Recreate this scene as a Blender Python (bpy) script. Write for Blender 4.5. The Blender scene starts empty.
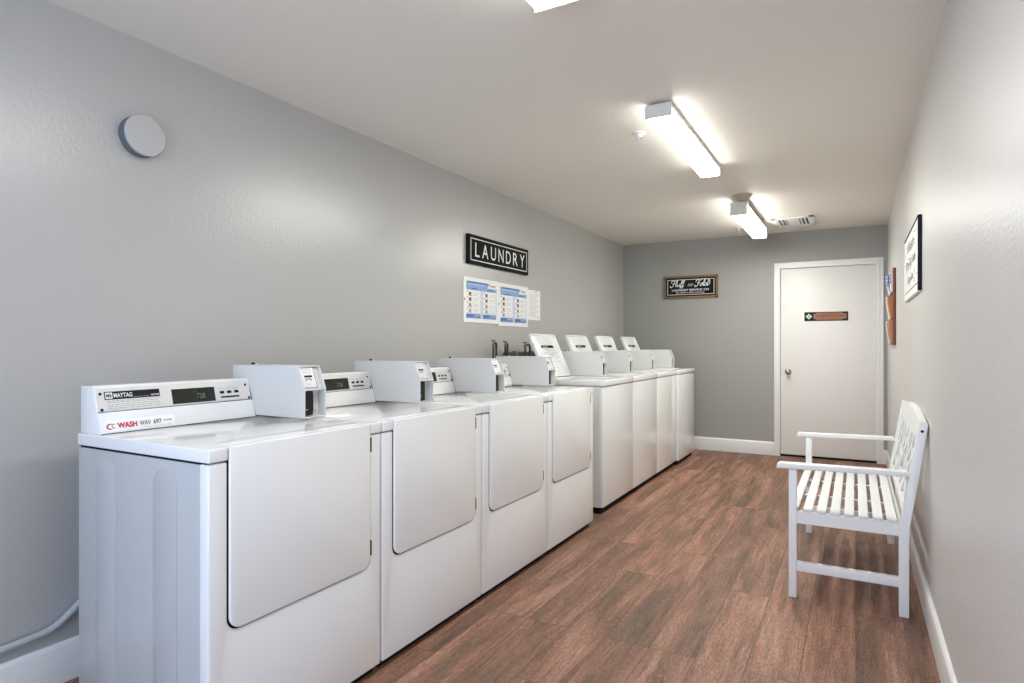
import bpy, bmesh, math, random
from mathutils import Vector, Matrix
random.seed(7)
COL = bpy.context.scene.collection
PI = math.pi
# ------------------------------------------------------------------ room numbers (metres; camera stands at x=0, y=0)
XL, XR, YB, YN, H = -2.507, 0.282, 7.339, -1.15, 2.44

# ------------------------------------------------------------------ materials
def mat(name, col, rough=0.5, metal=0.0, spec=0.5, emit=None, es=0.0, coat=0.0):
    m = bpy.data.materials.new(name); m.use_nodes = True
    b = m.node_tree.nodes['Principled BSDF']
    b.inputs['Base Color'].default_value = (*col, 1); b.inputs['Roughness'].default_value = rough
    b.inputs['Metallic'].default_value = metal; b.inputs['Specular IOR Level'].default_value = spec
    b.inputs['Coat Weight'].default_value = coat
    if emit: b.inputs['Emission Color'].default_value = (*emit, 1); b.inputs['Emission Strength'].default_value = es
    return m
def add_bump(m, scale, strength, dist=0.002, detail=3, stretch=(1, 1, 1), var=0.0, vscale=1.0):
    nt = m.node_tree; N = nt.nodes; L = nt.links; b = N['Principled BSDF']
    tc = N.new('ShaderNodeTexCoord'); mp = N.new('ShaderNodeMapping'); mp.inputs['Scale'].default_value = stretch
    no = N.new('ShaderNodeTexNoise'); no.inputs['Scale'].default_value = scale; no.inputs['Detail'].default_value = detail
    bu = N.new('ShaderNodeBump'); bu.inputs['Strength'].default_value = strength; bu.inputs['Distance'].default_value = dist
    L.new(tc.outputs['Object'], mp.inputs['Vector']); L.new(mp.outputs['Vector'], no.inputs['Vector'])
    L.new(no.outputs['Fac'], bu.inputs['Height']); L.new(bu.outputs['Normal'], b.inputs['Normal'])
    if var:
        n2 = N.new('ShaderNodeTexNoise'); n2.inputs['Scale'].default_value = vscale; n2.inputs['Detail'].default_value = 4
        L.new(tc.outputs['Object'], n2.inputs['Vector'])
        mr = N.new('ShaderNodeMapRange'); mr.inputs['From Min'].default_value = .3; mr.inputs['From Max'].default_value = .7
        mr.inputs['To Min'].default_value = 1 - var; mr.inputs['To Max'].default_value = 1 + var
        L.new(n2.outputs['Fac'], mr.inputs['Value'])
        c = b.inputs['Base Color'].default_value
        vm = N.new('ShaderNodeVectorMath'); vm.operation = 'SCALE'; vm.inputs[0].default_value = c[:3]
        L.new(mr.outputs['Result'], vm.inputs['Scale']); L.new(vm.outputs['Vector'], b.inputs['Base Color'])
    return m
M = {}
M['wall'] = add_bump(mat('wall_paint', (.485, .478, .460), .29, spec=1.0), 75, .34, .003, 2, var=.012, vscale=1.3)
M['wall_right'] = add_bump(mat('wall_paint_lit', (.615, .595, .575), .38, spec=.45), 75, .35, .003, 2, var=.012, vscale=1.3)  # same wall paint, lightened for the extra light this side catches
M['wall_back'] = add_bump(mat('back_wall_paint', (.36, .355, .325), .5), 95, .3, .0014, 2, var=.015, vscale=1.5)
M['ceiling'] = add_bump(mat('ceiling_paint', (.86, .815, .74), .55), 55, .55, .0025, 3, var=.01, vscale=1.1)
M['trim'] = add_bump(mat('white_trim_paint', (.87, .86, .84), .35), 30, .1, .001)
M['door'] = add_bump(mat('white_door_paint', (.84, .81, .78), .4), 12, .12, .001, var=.012, vscale=1.0)
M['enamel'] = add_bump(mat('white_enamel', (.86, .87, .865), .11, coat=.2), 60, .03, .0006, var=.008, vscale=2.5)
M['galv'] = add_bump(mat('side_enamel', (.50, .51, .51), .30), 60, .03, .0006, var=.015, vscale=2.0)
M['boxsteel'] = add_bump(mat('coin_box_steel', (.70, .70, .69), .45), 140, .08, .0006, var=.012, vscale=5)
M['slide'] = mat('coin_slide_plate', (.74, .74, .76), .3, .2)
M['alu'] = add_bump(mat('brushed_faceplate', (.74, .73, .70), .35, .15), 200, .06, .0004, stretch=(1, .05, 1))
M['black'] = mat('black_plastic', (.008, .008, .010), .45, spec=.25)
M['gap'] = mat('gap_shade_black', (.010, .010, .013), .8, spec=.15)  # near-black: shade painted into gaps, also used on seams and hinges
M['screen'] = mat('display_glass', (.012, .014, .010), .08)
M['digit'] = mat('display_digits', (.05, .10, .07), .5, emit=(.25, .9, .45), es=.07)
M['ink'] = mat('black_ink', (.05, .05, .055), .6)
M['greyink'] = mat('grey_ink', (.38, .38, .38), .6)
M['red'] = mat('red_ink', (.50, .03, .06), .5)
M['white'] = mat('white_ink', (.85, .85, .83), .5)
M['paper'] = mat('white_paper', (.90, .90, .89), .6)
M['signblack'] = add_bump(mat('sign_black_wood', (.012, .012, .012), .75, spec=.15), 30, .2, .001, stretch=(1, .15, 1))
M['walnut'] = add_bump(mat('sign_brown_wood', (.25, .13, .055), .5), 40, .3, .001, var=.12, vscale=12)
M['cherry'] = add_bump(mat('rack_red_wood', (.26, .065, .02), .4), 30, .2, .001, var=.1, vscale=10)
M['navy'] = mat('frame_dark_navy', (.006, .009, .015), .6, spec=.2)
M['copper'] = mat('copper_plate', (.36, .145, .075), .45, .2)
M['green'] = mat('pale_green_tile', (.55, .66, .52), .5)
M['palegreen'] = mat('sage_tile', (.32, .42, .32), .5)
M['bench'] = add_bump(mat('bench_white_paint', (.86, .86, .85), .38), 25, .15, .001, stretch=(1, 1, 1))
M['chrome'] = mat('satin_nickel', (.45, .43, .40), .25, 1.0)
M['hose'] = mat('grey_hose', (.50, .52, .55), .45)
M['darkhose'] = mat('black_hose', (.045, .043, .036), .5)
M['brass'] = mat('valve_metal', (.22, .20, .15), .4, .6)
M['steel'] = mat('tub_steel', (.55, .55, .55), .3, .8)
M['disc'] = add_bump(mat('disc_plastic', (.50, .50, .49), .5), 60, .1, .001)
M['disc_rim'] = mat('disc_rim_shaded', (.13, .15, .17), .6)  # rim colour darkened to carry the shade on the disc's edge
M['lamp'] = mat('lamp_diffuser', (.9, .9, .9), .4, emit=(.985, 1.0, .93), es=52.0)
M['lamp_dim'] = mat('lamp_diffuser_older_tube', (.9, .9, .9), .4, emit=(1.0, .96, .93), es=22.0)
M['lampside'] = mat('lamp_diffuser_side', (.9, .9, .9), .4, emit=(.985, 1.0, .945), es=9.0)
M['lampend'] = mat('lamp_end_cap', (.86, .84, .76), .45)
M['lampwhite'] = mat('lamp_channel', (.8, .8, .78), .4)
M['canopy'] = mat('canopy_metal', (.50, .42, .34), .5)
M['blue'] = mat('poster_blue', (.06, .17, .50), .5)
M['lightblue'] = mat('poster_light_blue', (.26, .42, .68), .5)
M['paleblue'] = mat('poster_pale_blue', (.60, .68, .80), .5)
M['orange'] = mat('poster_orange', (.50, .21, .07), .5)
M['tan'] = mat('brochure_tan', (.52, .30, .17), .6)
M['brown'] = mat('brochure_brown', (.06, .02, .012), .6)

def floor_material():
    m = bpy.data.materials.new('vinyl_planks'); m.use_nodes = True
    nt = m.node_tree; N = nt.nodes; L = nt.links; b = N['Principled BSDF']
    def n(t, **k):
        x = N.new(t)
        for a, v in k.items(): setattr(x, a, v)
        return x
    tc = n('ShaderNodeTexCoord'); sp = n('ShaderNodeSeparateXYZ'); L.new(tc.outputs['Object'], sp.inputs[0])
    cb = n('ShaderNodeCombineXYZ'); L.new(sp.outputs['Y'], cb.inputs['X']); L.new(sp.outputs['X'], cb.inputs['Y'])
    br = n('ShaderNodeTexBrick'); br.offset = .37; br.offset_frequency = 3; br.squash = 1
    L.new(cb.outputs[0], br.inputs['Vector'])
    br.inputs['Scale'].default_value = 1; br.inputs['Brick Width'].default_value = 1.22; br.inputs['Row Height'].default_value = .182
    br.inputs['Mortar Size'].default_value = .0011; br.inputs['Mortar Smooth'].default_value = .2; br.inputs['Bias'].default_value = 0
    br.inputs['Color1'].default_value = (0, 0, 0, 1); br.inputs['Color2'].default_value = (1, 1, 1, 1); br.inputs['Mortar'].default_value = (.5, .5, .5, 1)
    rnd = n('ShaderNodeMath', operation='MULTIPLY'); L.new(br.outputs['Color'], rnd.inputs[0]); rnd.inputs[1].default_value = 37.0
    def noise(scale, sx, sy, detail, rough=.55, dist=0.0, woff=0.0):
        mp = n('ShaderNodeMapping'); mp.inputs['Scale'].default_value = (sx, sy, 1); L.new(tc.outputs['Object'], mp.inputs['Vector'])
        t = n('ShaderNodeTexNoise'); t.noise_dimensions = '4D'; L.new(mp.outputs[0], t.inputs['Vector'])
        ad = n('ShaderNodeMath', operation='ADD'); L.new(rnd.outputs[0], ad.inputs[0]); ad.inputs[1].default_value = woff
        L.new(ad.outputs[0], t.inputs['W'])
        t.inputs['Scale'].default_value = scale; t.inputs['Detail'].default_value = detail; t.inputs['Roughness'].default_value = rough
        t.inputs['Distortion'].default_value = dist
        return t.outputs['Fac']
    big = noise(1.0, 8, 1.0, 4, .55, .8)           # broad clouds of grey and red along a plank
    grain = noise(1.0, 60, 4.0, 5, .65, .8, 5)    # wood grain
    fine = noise(1.0, 260, 45, 4, .7, 0, 9)      # brushed flecks
    def ramp(src, stops):
        r = n('ShaderNodeValToRGB'); L.new(src, r.inputs[0]); e = r.color_ramp.elements
        while len(e) < len(stops): e.new(.5)
        for q, (p, c) in zip(e, stops): q.position = p; q.color = (*c, 1)
        return r.outputs[0]
    c1 = ramp(big, [(.30, (.150, .095, .068)), (.44, (.205, .112, .074)), (.55, (.305, .156, .104)), (.70, (.40, .236, .175))])
    c2 = ramp(grain, [(.28, (.50, .48, .47)), (.47, (.92, .91, .90)), (.60, (1.08, 1.06, 1.05)), (.78, (1.45, 1.50, 1.52))])
    scr = noise(1.0, 95, 7, 2, .5, .3, 21)
    c4 = ramp(scr, [(.24, (.55, .50, .47)), (.34, (1, 1, 1)), (.66, (1, 1, 1)), (.78, (1.7, 1.75, 1.8))])
    c3 = ramp(fine, [(.32, (.66, .65, .64)), (.5, (1, 1, 1)), (.68, (1.5, 1.55, 1.6))])
    def mul(a, c):
        x = n('ShaderNodeMix', data_type='RGBA', blend_type='MULTIPLY', clamp_result=False); x.inputs[0].default_value = 1
        L.new(a, x.inputs[6]); L.new(c, x.inputs[7]); return x.outputs[2]
    col = mul(mul(mul(c1, c2), c3), c4)
    tint = ramp(br.outputs['Color'], [(0, (.84, .86, .88)), (.5, (1, 1, 1)), (1, (1.14, 1.10, 1.08))])
    col = mul(col, tint)
    mo = n('ShaderNodeMix', data_type='RGBA'); L.new(br.outputs['Fac'], mo.inputs[0]); L.new(col, mo.inputs[6]); mo.inputs[7].default_value = (.05, .028, .02, 1)
    L.new(mo.outputs[2], b.inputs['Base Color'])
    rr = n('ShaderNodeMapRange'); L.new(fine, rr.inputs['Value']); rr.inputs['From Min'].default_value = .3; rr.inputs['From Max'].default_value = .7
    rr.inputs['To Min'].default_value = .62; rr.inputs['To Max'].default_value = .42; b.inputs['Specular IOR Level'].default_value = .35; L.new(rr.outputs[0], b.inputs['Roughness'])
    hs = n('ShaderNodeMath', operation='MULTIPLY_ADD'); L.new(grain, hs.inputs[0]); hs.inputs[1].default_value = .6; L.new(fine, hs.inputs[2])
    sb = n('ShaderNodeMath', operation='MULTIPLY_ADD'); L.new(br.outputs['Fac'], sb.inputs[0]); sb.inputs[1].default_value = -1.5; L.new(hs.outputs[0], sb.inputs[2])
    bu = n('ShaderNodeBump'); bu.inputs['Strength'].default_value = .35; bu.inputs['Distance'].default_value = .0012
    L.new(sb.outputs[0], bu.inputs['Height']); L.new(bu.outputs[0], b.inputs['Normal'])
    return m
M['floor'] = floor_material()

# ------------------------------------------------------------------ mesh helpers
def rr(a0, a1, b0, b1, r, seg=6, mask=(1, 1, 1, 1)):
    """rounded rectangle outline, corners bottom-left, bottom-right, top-right, top-left"""
    out = []
    cs = [(a0 + r, b0 + r, PI, (a0, b0)), (a1 - r, b0 + r, 1.5 * PI, (a1, b0)), (a1 - r, b1 - r, 0, (a1, b1)), (a0 + r, b1 - r, .5 * PI, (a0, b1))]
    for (cx, cy, st, raw), k in zip(cs, mask):
        if not k: out.append(raw); continue
        for i in range(seg + 1):
            t = st + i / seg * PI / 2; out.append((cx + r * math.cos(t), cy + r * math.sin(t)))
    return out
_txt = {}
def text_mesh(s, bold=0.0, shear=0.0, extrude=.5):
    key = (s, bold, shear)
    if key in _txt: return _txt[key]
    cu = bpy.data.curves.new('lettering', 'FONT'); cu.body = s; cu.size = 1; cu.offset = bold; cu.shear = shear; cu.extrude = 0
    cu.resolution_u = 3
    o = bpy.data.objects.new('lettering', cu); me = o.to_mesh()
    vs = [v.co.copy() for v in me.vertices]; fs = [list(p.vertices) for p in me.polygons]
    o.to_mesh_clear(); bpy.data.objects.remove(o); bpy.data.curves.remove(cu)
    _txt[key] = (vs, fs); return _txt[key]
class P:
    """one part: geometry given in world coordinates, several materials"""
    def __init__(s, m='white'):
        s.bm = bmesh.new(); s.mats = []; s.use(m)
    def use(s, m):
        if m not in s.mats: s.mats.append(m)
        s.mi = s.mats.index(m); return s
    def faces(s, vs, fs):
        v = [s.bm.verts.new(p) for p in vs]; r = []
        for f in fs:
            try: q = s.bm.faces.new([v[i] for i in f]); q.material_index = s.mi; r.append(q)
            except ValueError: pass
        return v, r
    def box(s, x0, x1, y0, y1, z0, z1):
        vs = [(x, y, z) for x in (x0, x1) for y in (y0, y1) for z in (z0, z1)]
        s.faces(vs, [(0, 1, 3, 2), (4, 6, 7, 5), (0, 4, 5, 1), (2, 3, 7, 6), (0, 2, 6, 4), (1, 5, 7, 3)]); return s
    def prism(s, out, ax, a0, a1):
        n = len(out)
        f = {'x': lambda p, a: (a, p[0], p[1]), 'y': lambda p, a: (p[0], a, p[1]), 'z': lambda p, a: (p[0], p[1], a)}[ax]
        vs = [f(p, a0) for p in out] + [f(p, a1) for p in out]
        fs = [list(range(n))[::-1], list(range(n, 2 * n))] + [(i, (i + 1) % n, n + (i + 1) % n, n + i) for i in range(n)]
        s.faces(vs, fs); return s
    def bar(s, a, b, w, t, up=(0, 0, 1)):
        """rectangular stick from a to b; w across, t along 'up'"""
        a = Vector(a); b = Vector(b); d = (b - a).normalized(); u = Vector(up); sd = d.cross(u).normalized(); u = sd.cross(d)
        vs = [p + sd * (i * w / 2) + u * (j * t / 2) for p in (a, b) for i in (-1, 1) for j in (-1, 1)]
        s.faces(vs, [(0, 1, 3, 2), (4, 6, 7, 5), (0, 4, 5, 1), (2, 3, 7, 6), (0, 2, 6, 4), (1, 5, 7, 3)]); return s
    def lathe(s, c, axis, prof, seg=28):
        c = Vector(c); a = Vector(axis).normalized(); e = a.orthogonal().normalized(); g = a.cross(e)
        vs = []; fs = []
        for (h, r) in prof:
            for i in range(seg):
                t = 2 * PI * i / seg; vs.append(c + a * h + (e * math.cos(t) + g * math.sin(t)) * max(r, 1e-5))
        for k in range(len(prof) - 1):
            for i in range(seg):
                j = (i + 1) % seg; fs.append((k * seg + i, k * seg + j, (k + 1) * seg + j, (k + 1) * seg + i))
        if prof[0][1] > 0: fs.append(list(range(seg))[::-1])
        if prof[-1][1] > 0: fs.append([(len(prof) - 1) * seg + i for i in range(seg)])
        s.faces(vs, fs); return s
    def tube(s, pts, r, seg=10, sub=6):
        pts = [Vector(p) for p in pts]; q = []
        for i in range(len(pts) - 1):
            p0 = pts[max(i - 1, 0)]; p1 = pts[i]; p2 = pts[i + 1]; p3 = pts[min(i + 2, len(pts) - 1)]
            for k in range(sub):
                t = k / sub
                q.append(.5 * ((2 * p1) + (p2 - p0) * t + (2 * p0 - 5 * p1 + 4 * p2 - p3) * t * t + (3 * p1 - p0 - 3 * p2 + p3) * t ** 3))
        q.append(pts[-1]); vs = []; fs = []; e = None
        for i, p in enumerate(q):
            d = (q[min(i + 1, len(q) - 1)] - q[max(i - 1, 0)]).normalized()
            e = d.orthogonal() if e is None else e - d * e.dot(d); e.normalize(); g = d.cross(e)
            for k in range(seg):
                t = 2 * PI * k / seg; vs.append(p + (e * math.cos(t) + g * math.sin(t)) * r)
        for i in range(len(q) - 1):
            for k in range(seg):
                j = (k + 1) % seg; fs.append((i * seg + k, i * seg + j, (i + 1) * seg + j, (i + 1) * seg + k))
        fs.append(list(range(seg))[::-1]); fs.append([(len(q) - 1) * seg + k for k in range(seg)])
        s.faces(vs, fs); return s
    def plane_poly(s, out, o, r, u, d0, d1):
        """outline (a,b) on the plane o + a*r + b*u, from height d0 to d1 along the normal"""
        o = Vector(o); r = Vector(r).normalized(); u = Vector(u).normalized(); n = r.cross(u); k = len(out)
        vs = [o + r * a + u * b + n * d for d in (d0, d1) for a, b in out]
        s.faces(vs, [list(range(k))[::-1], list(range(k, 2 * k))] + [(i, (i + 1) % k, k + (i + 1) % k, k + i) for i in range(k)]); return s
    def text(s, t, o, r, u, w, h, d=.0006, bold=0.0, shear=0.0, center=False):
        """lettering fitted into w x h with its lower left corner at o (or centred on o)"""
        vs, fs = text_mesh(t, bold, shear)
        x0 = min(v.x for v in vs); x1 = max(v.x for v in vs); y0 = min(v.y for v in vs); y1 = max(v.y for v in vs)
        o = Vector(o); r = Vector(r).normalized(); u = Vector(u).normalized(); n = r.cross(u)
        if center: o = o - r * (w / 2) - u * (h / 2)
        s.faces([o + r * ((v.x - x0) / (x1 - x0) * w) + u * ((v.y - y0) / (y1 - y0) * h) + n * d for v in vs], fs); return s
    def bev(s, w, seg=2, ang=30):
        bmesh.ops.recalc_face_normals(s.bm, faces=s.bm.faces)
        es = [e for e in s.bm.edges if len(e.link_faces) == 2 and e.calc_face_angle(0) > math.radians(ang)]
        bmesh.ops.bevel(s.bm, geom=es, offset=w, segments=seg, affect='EDGES', profile=.5, clamp_overlap=True); return s
    def build(s, name, parent=None, loc=None):
        if parent: base = root_loc(parent)
        else: base = Vector(loc) if loc else Vector((0, 0, 0))
        for v in s.bm.verts: v.co -= base
        me = bpy.data.meshes.new(name)
        closed = [f for f in s.bm.faces if all(len(e.link_faces) == 2 for e in f.edges)]
        bmesh.ops.recalc_face_normals(s.bm, faces=closed)
        s.bm.to_mesh(me); s.bm.free()
        for k in s.mats: me.materials.append(M[k])
        for p in me.polygons: p.use_smooth = True
        me.set_sharp_from_angle(angle=math.radians(38))
        o = bpy.data.objects.new(name, me); COL.objects.link(o)
        if parent: o.parent = parent
        else: o.location = base
        return o
def root_loc(o):
    while o.parent: o = o.parent
    return Vector(o.location)
def thing(name, label, cat, loc, group=None):
    o = bpy.data.objects.new(name, None); COL.objects.link(o); o.location = loc; o.empty_display_size = .1
    o['label'] = label; o['category'] = cat
    if group: o['group'] = group
    return o
def tag(o, label, cat, group=None):
    o['label'] = label; o['category'] = cat
    if group: o['group'] = group
    return o
def struct(o): o['kind'] = 'structure'; return o
def copy_tree(o, parent=None):
    c = o.copy(); COL.objects.link(c); c.parent = parent
    for ch in [x for x in list(bpy.data.objects) if x.parent == o]: copy_tree(ch, c)
    return c

# ------------------------------------------------------------------ the room
struct(P('floor').box(XL - .1, XR + .1, YN - .1, YB + .1, -.1, 0).build('floor'))
struct(P('ceiling').box(XL - .1, XR + .1, YN - .1, YB + .1, H, H + .1).build('ceiling'))
struct(P('wall').box(XL - .1, XL, YN - .1, YB + .1, 0, H).build('wall_left'))
struct(P('wall_right').box(XR, XR + .1, YN - .1, YB + .1, 0, H).build('wall_right'))
# end wall with its door opening
DX0, DX1, DZ = -.722, .186, 2.045
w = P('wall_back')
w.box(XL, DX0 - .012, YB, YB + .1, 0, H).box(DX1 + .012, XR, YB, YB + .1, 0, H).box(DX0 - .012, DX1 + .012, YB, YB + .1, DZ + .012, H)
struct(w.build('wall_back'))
# near wall behind the camera, with the open entrance the daylight comes through
w = P('wall')
w.box(XL, -1.75, YN - .1, YN, 0, H).box(.19, XR, YN - .1, YN, 0, H).box(-1.75, .19, YN - .1, YN, 2.2, H)
struct(w.build('wall_near'))

def baseboard(name, prof_ax, a0, a1, base, sgn):
    # profile: flat board with a chamfered top edge
    pr = [(base, 0), (base + sgn * .015, 0), (base + sgn * .015, .135), (base + sgn * .006, .148), (base, .148)]
    p = P('trim')
    if prof_ax == 'y': p.prism(pr, 'y', a0, a1)
    else: p.prism([(q[0], q[1]) for q in pr], 'x', a0, a1)
    struct(p.bev(.002, 2).build(name))
baseboard('baseboard_left', 'y', YN, YB, XL, 1)
baseboard('baseboard_right', 'y', YN, YB, XR, -1)
p = P('trim')
for a0, a1 in ((XL + .015, -.784), (.247, XR - .015)):
    p.prism([(YB, 0), (YB - .015, 0), (YB - .015, .135), (YB - .006, .148), (YB, .148)], 'x', a0, a1)
struct(p.bev(.002, 2).build('baseboard_back'))

# door casing (mitred, stepped profile) and slab
p = P('trim')
for (o0, o1, i0, i1, th) in ((-.784, .247, -.726, .190, .016), (-.748, .212, -.722, .186, .022)):
    zt = 2.109 if th < .02 else 2.072; zi = 2.049 if th < .02 else 2.045
    p.prism([(o0, 0), (i0, 0), (i0, zi), (i1, zi), (i1, 0), (o1, 0), (o1, zt), (o0, zt)], 'y', YB - th, YB)
p.bev(.003, 2)
p.box(DX0 - .012, DX0, YB, YB + .1, 0, DZ).box(DX1, DX1 + .012, YB, YB + .1, 0, DZ).box(DX0 - .012, DX1 + .012, YB, YB + .1, DZ, DZ + .012)
struct(p.build('trim_1'))
d = struct(P('door').box(DX0 + .003, DX1 - .003, YB + .006, YB + .046, .024, DZ - .003).bev(.002, 2).build('door_1', loc=(0, 0, 0)))
k = P('chrome').lathe((-.645, YB + .006, .923), (0, -1, 0), [(0, .033), (.004, .033), (.008, .028), (.012, .014), (.030, .012), (.038, .020), (.048, .027), (.058, .027), (.066, .020), (.068, .010)])
k.use('black').lathe((-.645, YB - .063, .923), (0, -1, 0), [(0, .006), (.0015, .006)], 12)
k.build('door_knob', d)
P('chrome').box(DX0 + .001, DX0 + .006, YB + .001, YB + .008, .88, .965).build('strike_plate', d)
p = P('gap').box(DX0, DX1, YB + .010, YB + .1, 0.0005, .022); p.build('door_gap_shade', d)  # near-black block, painted shade filling the gap under the door

# ------------------------------------------------------------------ front loading dryers
DXO, DYO, PITCH = -2.225, 1.07, .710          # back-near corner of the first dryer
def dry(x): return DXO + x
def coin_box(parent, bx, by, bz, pay=True):
    """bx: wall-side x, by: near side y, bz: underside z; the box is .108 wide and .42 deep"""
    W = .108
    side = [(bx, bz), (bx + .418, bz), (bx + .418, bz + .113), (bx + .384, bz + .199), (bx, bz + .199)]
    core = [(bx + .004, bz + .001), (bx + .380, bz + .001), (bx + .380, bz + .104), (bx + .404, bz + .105), (bx + .404, bz + .111), (bx + .372, bz + .196), (bx + .004, bz + .196)]
    p = P('boxsteel')
    p.prism(side, 'y', by, by + .004).prism(side, 'y', by + W - .004, by + W).prism(core, 'y', by + .003, by + W - .003)
    p.bar((bx + .405, by + W / 2, bz + .108), (bx + .418, by + W / 2, bz + .108), W - .004, .006)          # shelf lip
    p.bar((bx + .370, by + W / 2, bz + .1965), (bx + .3845, by + W / 2, bz + .1965), W - .004, .005)
    p.box(bx + .379, bx + .4175, by + .003, by + W - .003, bz + .0005, bz + .005)
    o = p.bev(.0012, 1).build('coin_box', parent)
    # slanted coin slide plate
    r = Vector((0, 1, 0)); u = Vector((-.032, 0, .085)).normalized(); org = Vector((bx + .404, by + .006, bz + .111))
    s = P('slide').plane_poly([(0, .004), (.066, .004), (.066, .086), (0, .086)], org, r, u, -.004, .006).bev(.001, 1)
    if pay:
        s.use('black').plane_poly(rr(.014, .052, .044, .052, .002, 3), org, r, u, .005, .0072)
        s.plane_poly([(.017, .036), (.045, .036), (.045, .039), (.017, .039)], org, r, u, .005, .0066)
        s.plane_poly([(.017, .030), (.020, .030), (.020, .038), (.017, .038)], org, r, u, .005, .0066)
        s.plane_poly([(.042, .030), (.045, .030), (.045, .038), (.042, .038)], org, r, u, .005, .0066)
        s.use('greyink').text('TO START', org + u * .074 + r * .008, r, u, .048, .006, .0064)
        s.text('INSERT COIN', org + u * .062 + r * .012, r, u, .040, .006, .0064)
        s.text('PUSH', org + u * .014 + r * .018, r, u, .022, .005, .0064)
    s.build('coin_slide', o)
    P('gap').plane_poly([(.066, .002), (.070, .002), (.070, .088), (.066, .088)], org, r, u, -.001, .003).build('seam', o)
    P('black').box(bx + .3785, bx + .412, by + .0055, by + .047, bz + .010, bz + .103).bev(.001, 1).use('greyink').box(bx + .4115, bx + .413, by + .012, by + .020, bz + .030, bz + .034).build('coin_chute', o)
    k = P('gap').box(bx + .3795, bx + .3815, by + .0735, by + .0765, bz + .02, bz + .088)
    k.use('slide').lathe((bx + .380, by + .09, bz + .022), (1, 0, 0), [(0, .007), (.004, .007), (.005, .005)], 14)
    k.build('lock', o)
    q = P('black').lathe((bx + .062, by + .05, bz + .199), (0, 0, 1), [(0, .007), (.006, .007), (.009, .004)], 12)
    q.use('slide').lathe((bx + .080, by + .055, bz + .199), (0, 0, 1), [(0, .004), (.006, .003)], 10).build('mounting_screw', o)
    return o
def make_dryer(label):
    y0 = DYO + .002; y1 = DYO + .700; X = dry
    t = thing('clothes_dryer', label, 'dryer', (DXO + .34, DYO + .35, 0), 'coin operated dryers in the near row')
    # cabinet with two long pressed ribs on each side and an open slot for the recessed toe
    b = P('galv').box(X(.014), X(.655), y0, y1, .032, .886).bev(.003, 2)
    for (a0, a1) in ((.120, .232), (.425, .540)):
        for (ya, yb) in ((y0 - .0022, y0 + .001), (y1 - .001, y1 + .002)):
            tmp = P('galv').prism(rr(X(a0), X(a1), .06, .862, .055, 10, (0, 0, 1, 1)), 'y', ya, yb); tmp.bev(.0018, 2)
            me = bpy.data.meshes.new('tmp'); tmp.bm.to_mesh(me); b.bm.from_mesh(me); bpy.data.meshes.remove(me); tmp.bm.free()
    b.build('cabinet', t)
    # front panel with the door notch
    n0, n1, zb, r = DYO + .060, DYO + .646, .405, .042
    out = [(y0 - .001, .033), (y1 + .001, .033), (y1 + .001, .888), (n1, .888), (n1, zb + r)]
    out += [(n1 - r + r * math.cos(a), zb + r + r * math.sin(a)) for a in [-PI / 2 * i / 8 for i in range(1, 8)]]
    out += [(n1 - r, zb), (n0 + r, zb)]
    out += [(n0 + r + r * math.cos(a), zb + r + r * math.sin(a)) for a in [-PI / 2 - PI / 2 * i / 8 for i in range(1, 8)]]
    out += [(n0, zb + r), (n0, .888), (y0 - .001, .888)]
    P('enamel').prism(out, 'x', X(.640), X(.6805)).bev(.0055, 3).build('front_panel', t)
    P('gap').prism(rr(n0 - .001, n1 + .001, zb - .001, .889, r, 10, (1, 1, 0, 0)), 'x', X(.641), X(.6745)).box(X(.02), X(.668), y0 + .004, y1 - .004, .883, .894).build('gap_shade', t)  # dark filler: painted shade in the door gap and under the top
    g = .0050
    P('enamel').prism(rr(n0 + g, n1 - g, zb + g, .9300, r - .002, 10, (1, 1, 0, 0)), 'x', X(.6750), X(.6860)).bev(.0042, 3).build('door', t)
    h = P('gap')
    h.box(X(.672), X(.6845), n1 - .0040, n1 + .0022, .828, .880).build('hinge', t)
    P('gap').box(X(.672), X(.6845), n1 - .0040, n1 + .0022, .452, .506).build('hinge', t)
    # lid sheet: front skirt beside the door, raised front ridge with rounded ends
    c = P('enamel').prism([(X(.010), y0 - .002), (X(.684), y0 - .002), (X(.684), n0 - .0005), (X(.6745), n0 - .0005), (X(.6745), n1 + .0005), (X(.684), n1 + .0005), (X(.684), y1 + .002), (X(.010), y1 + .002)], 'z', .8920, .9300).bev(.0075, 4)
    rg = P('enamel').prism(rr(X(.590), X(.650), DYO + .075, DYO + .635, .028, 8), 'z', .928, .9322).bev(.0020, 3)
    me = bpy.data.meshes.new('tmp'); rg.bm.to_mesh(me); c.bm.from_mesh(me); bpy.data.meshes.remove(me); rg.bm.free()
    c.build('top_panel', t)
    # control console
    cy0, cy1 = DYO + .015, DYO + .597
    co = P('enamel').prism([(X(0), .929), (X(.122), .929), (X(.102), .9985), (X(.096), .9995), (X(.0765), 1.078), (X(.070), 1.084), (X(0), 1.084)], 'y', cy0, cy1).bev(.0022, 2).build('console', t)
    sm = P('gap').box(X(.02), X(.1228), cy0 + .001, cy1 + .0008, .9285, .9318)
    sm.bar((X(.1005), cy0 + .001, .9990), (X(.1005), cy1 - .0005, .9990), .0030, .0016)
    sm.prism([(X(.072), 1.0835), (X(.1228), .930), (X(.1200), .930), (X(.069), 1.0835)], 'y', cy1 - .0006, cy1 + .0006)
    sm.build('seam', co)
    rgt = Vector((0, 1, 0)); u = Vector((-.0195, 0, .0785)).normalized(); O = Vector((X(.0962), DYO, .999))
    def pt(y, z): return O + rgt * y + u * ((z - .999) / u.z)
    f = P('alu').plane_poly([(.019, .002), (.593, .002), (.593, .079), (.019, .079)], O, rgt, u, -.002, .0022).bev(.0008, 1)
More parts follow.
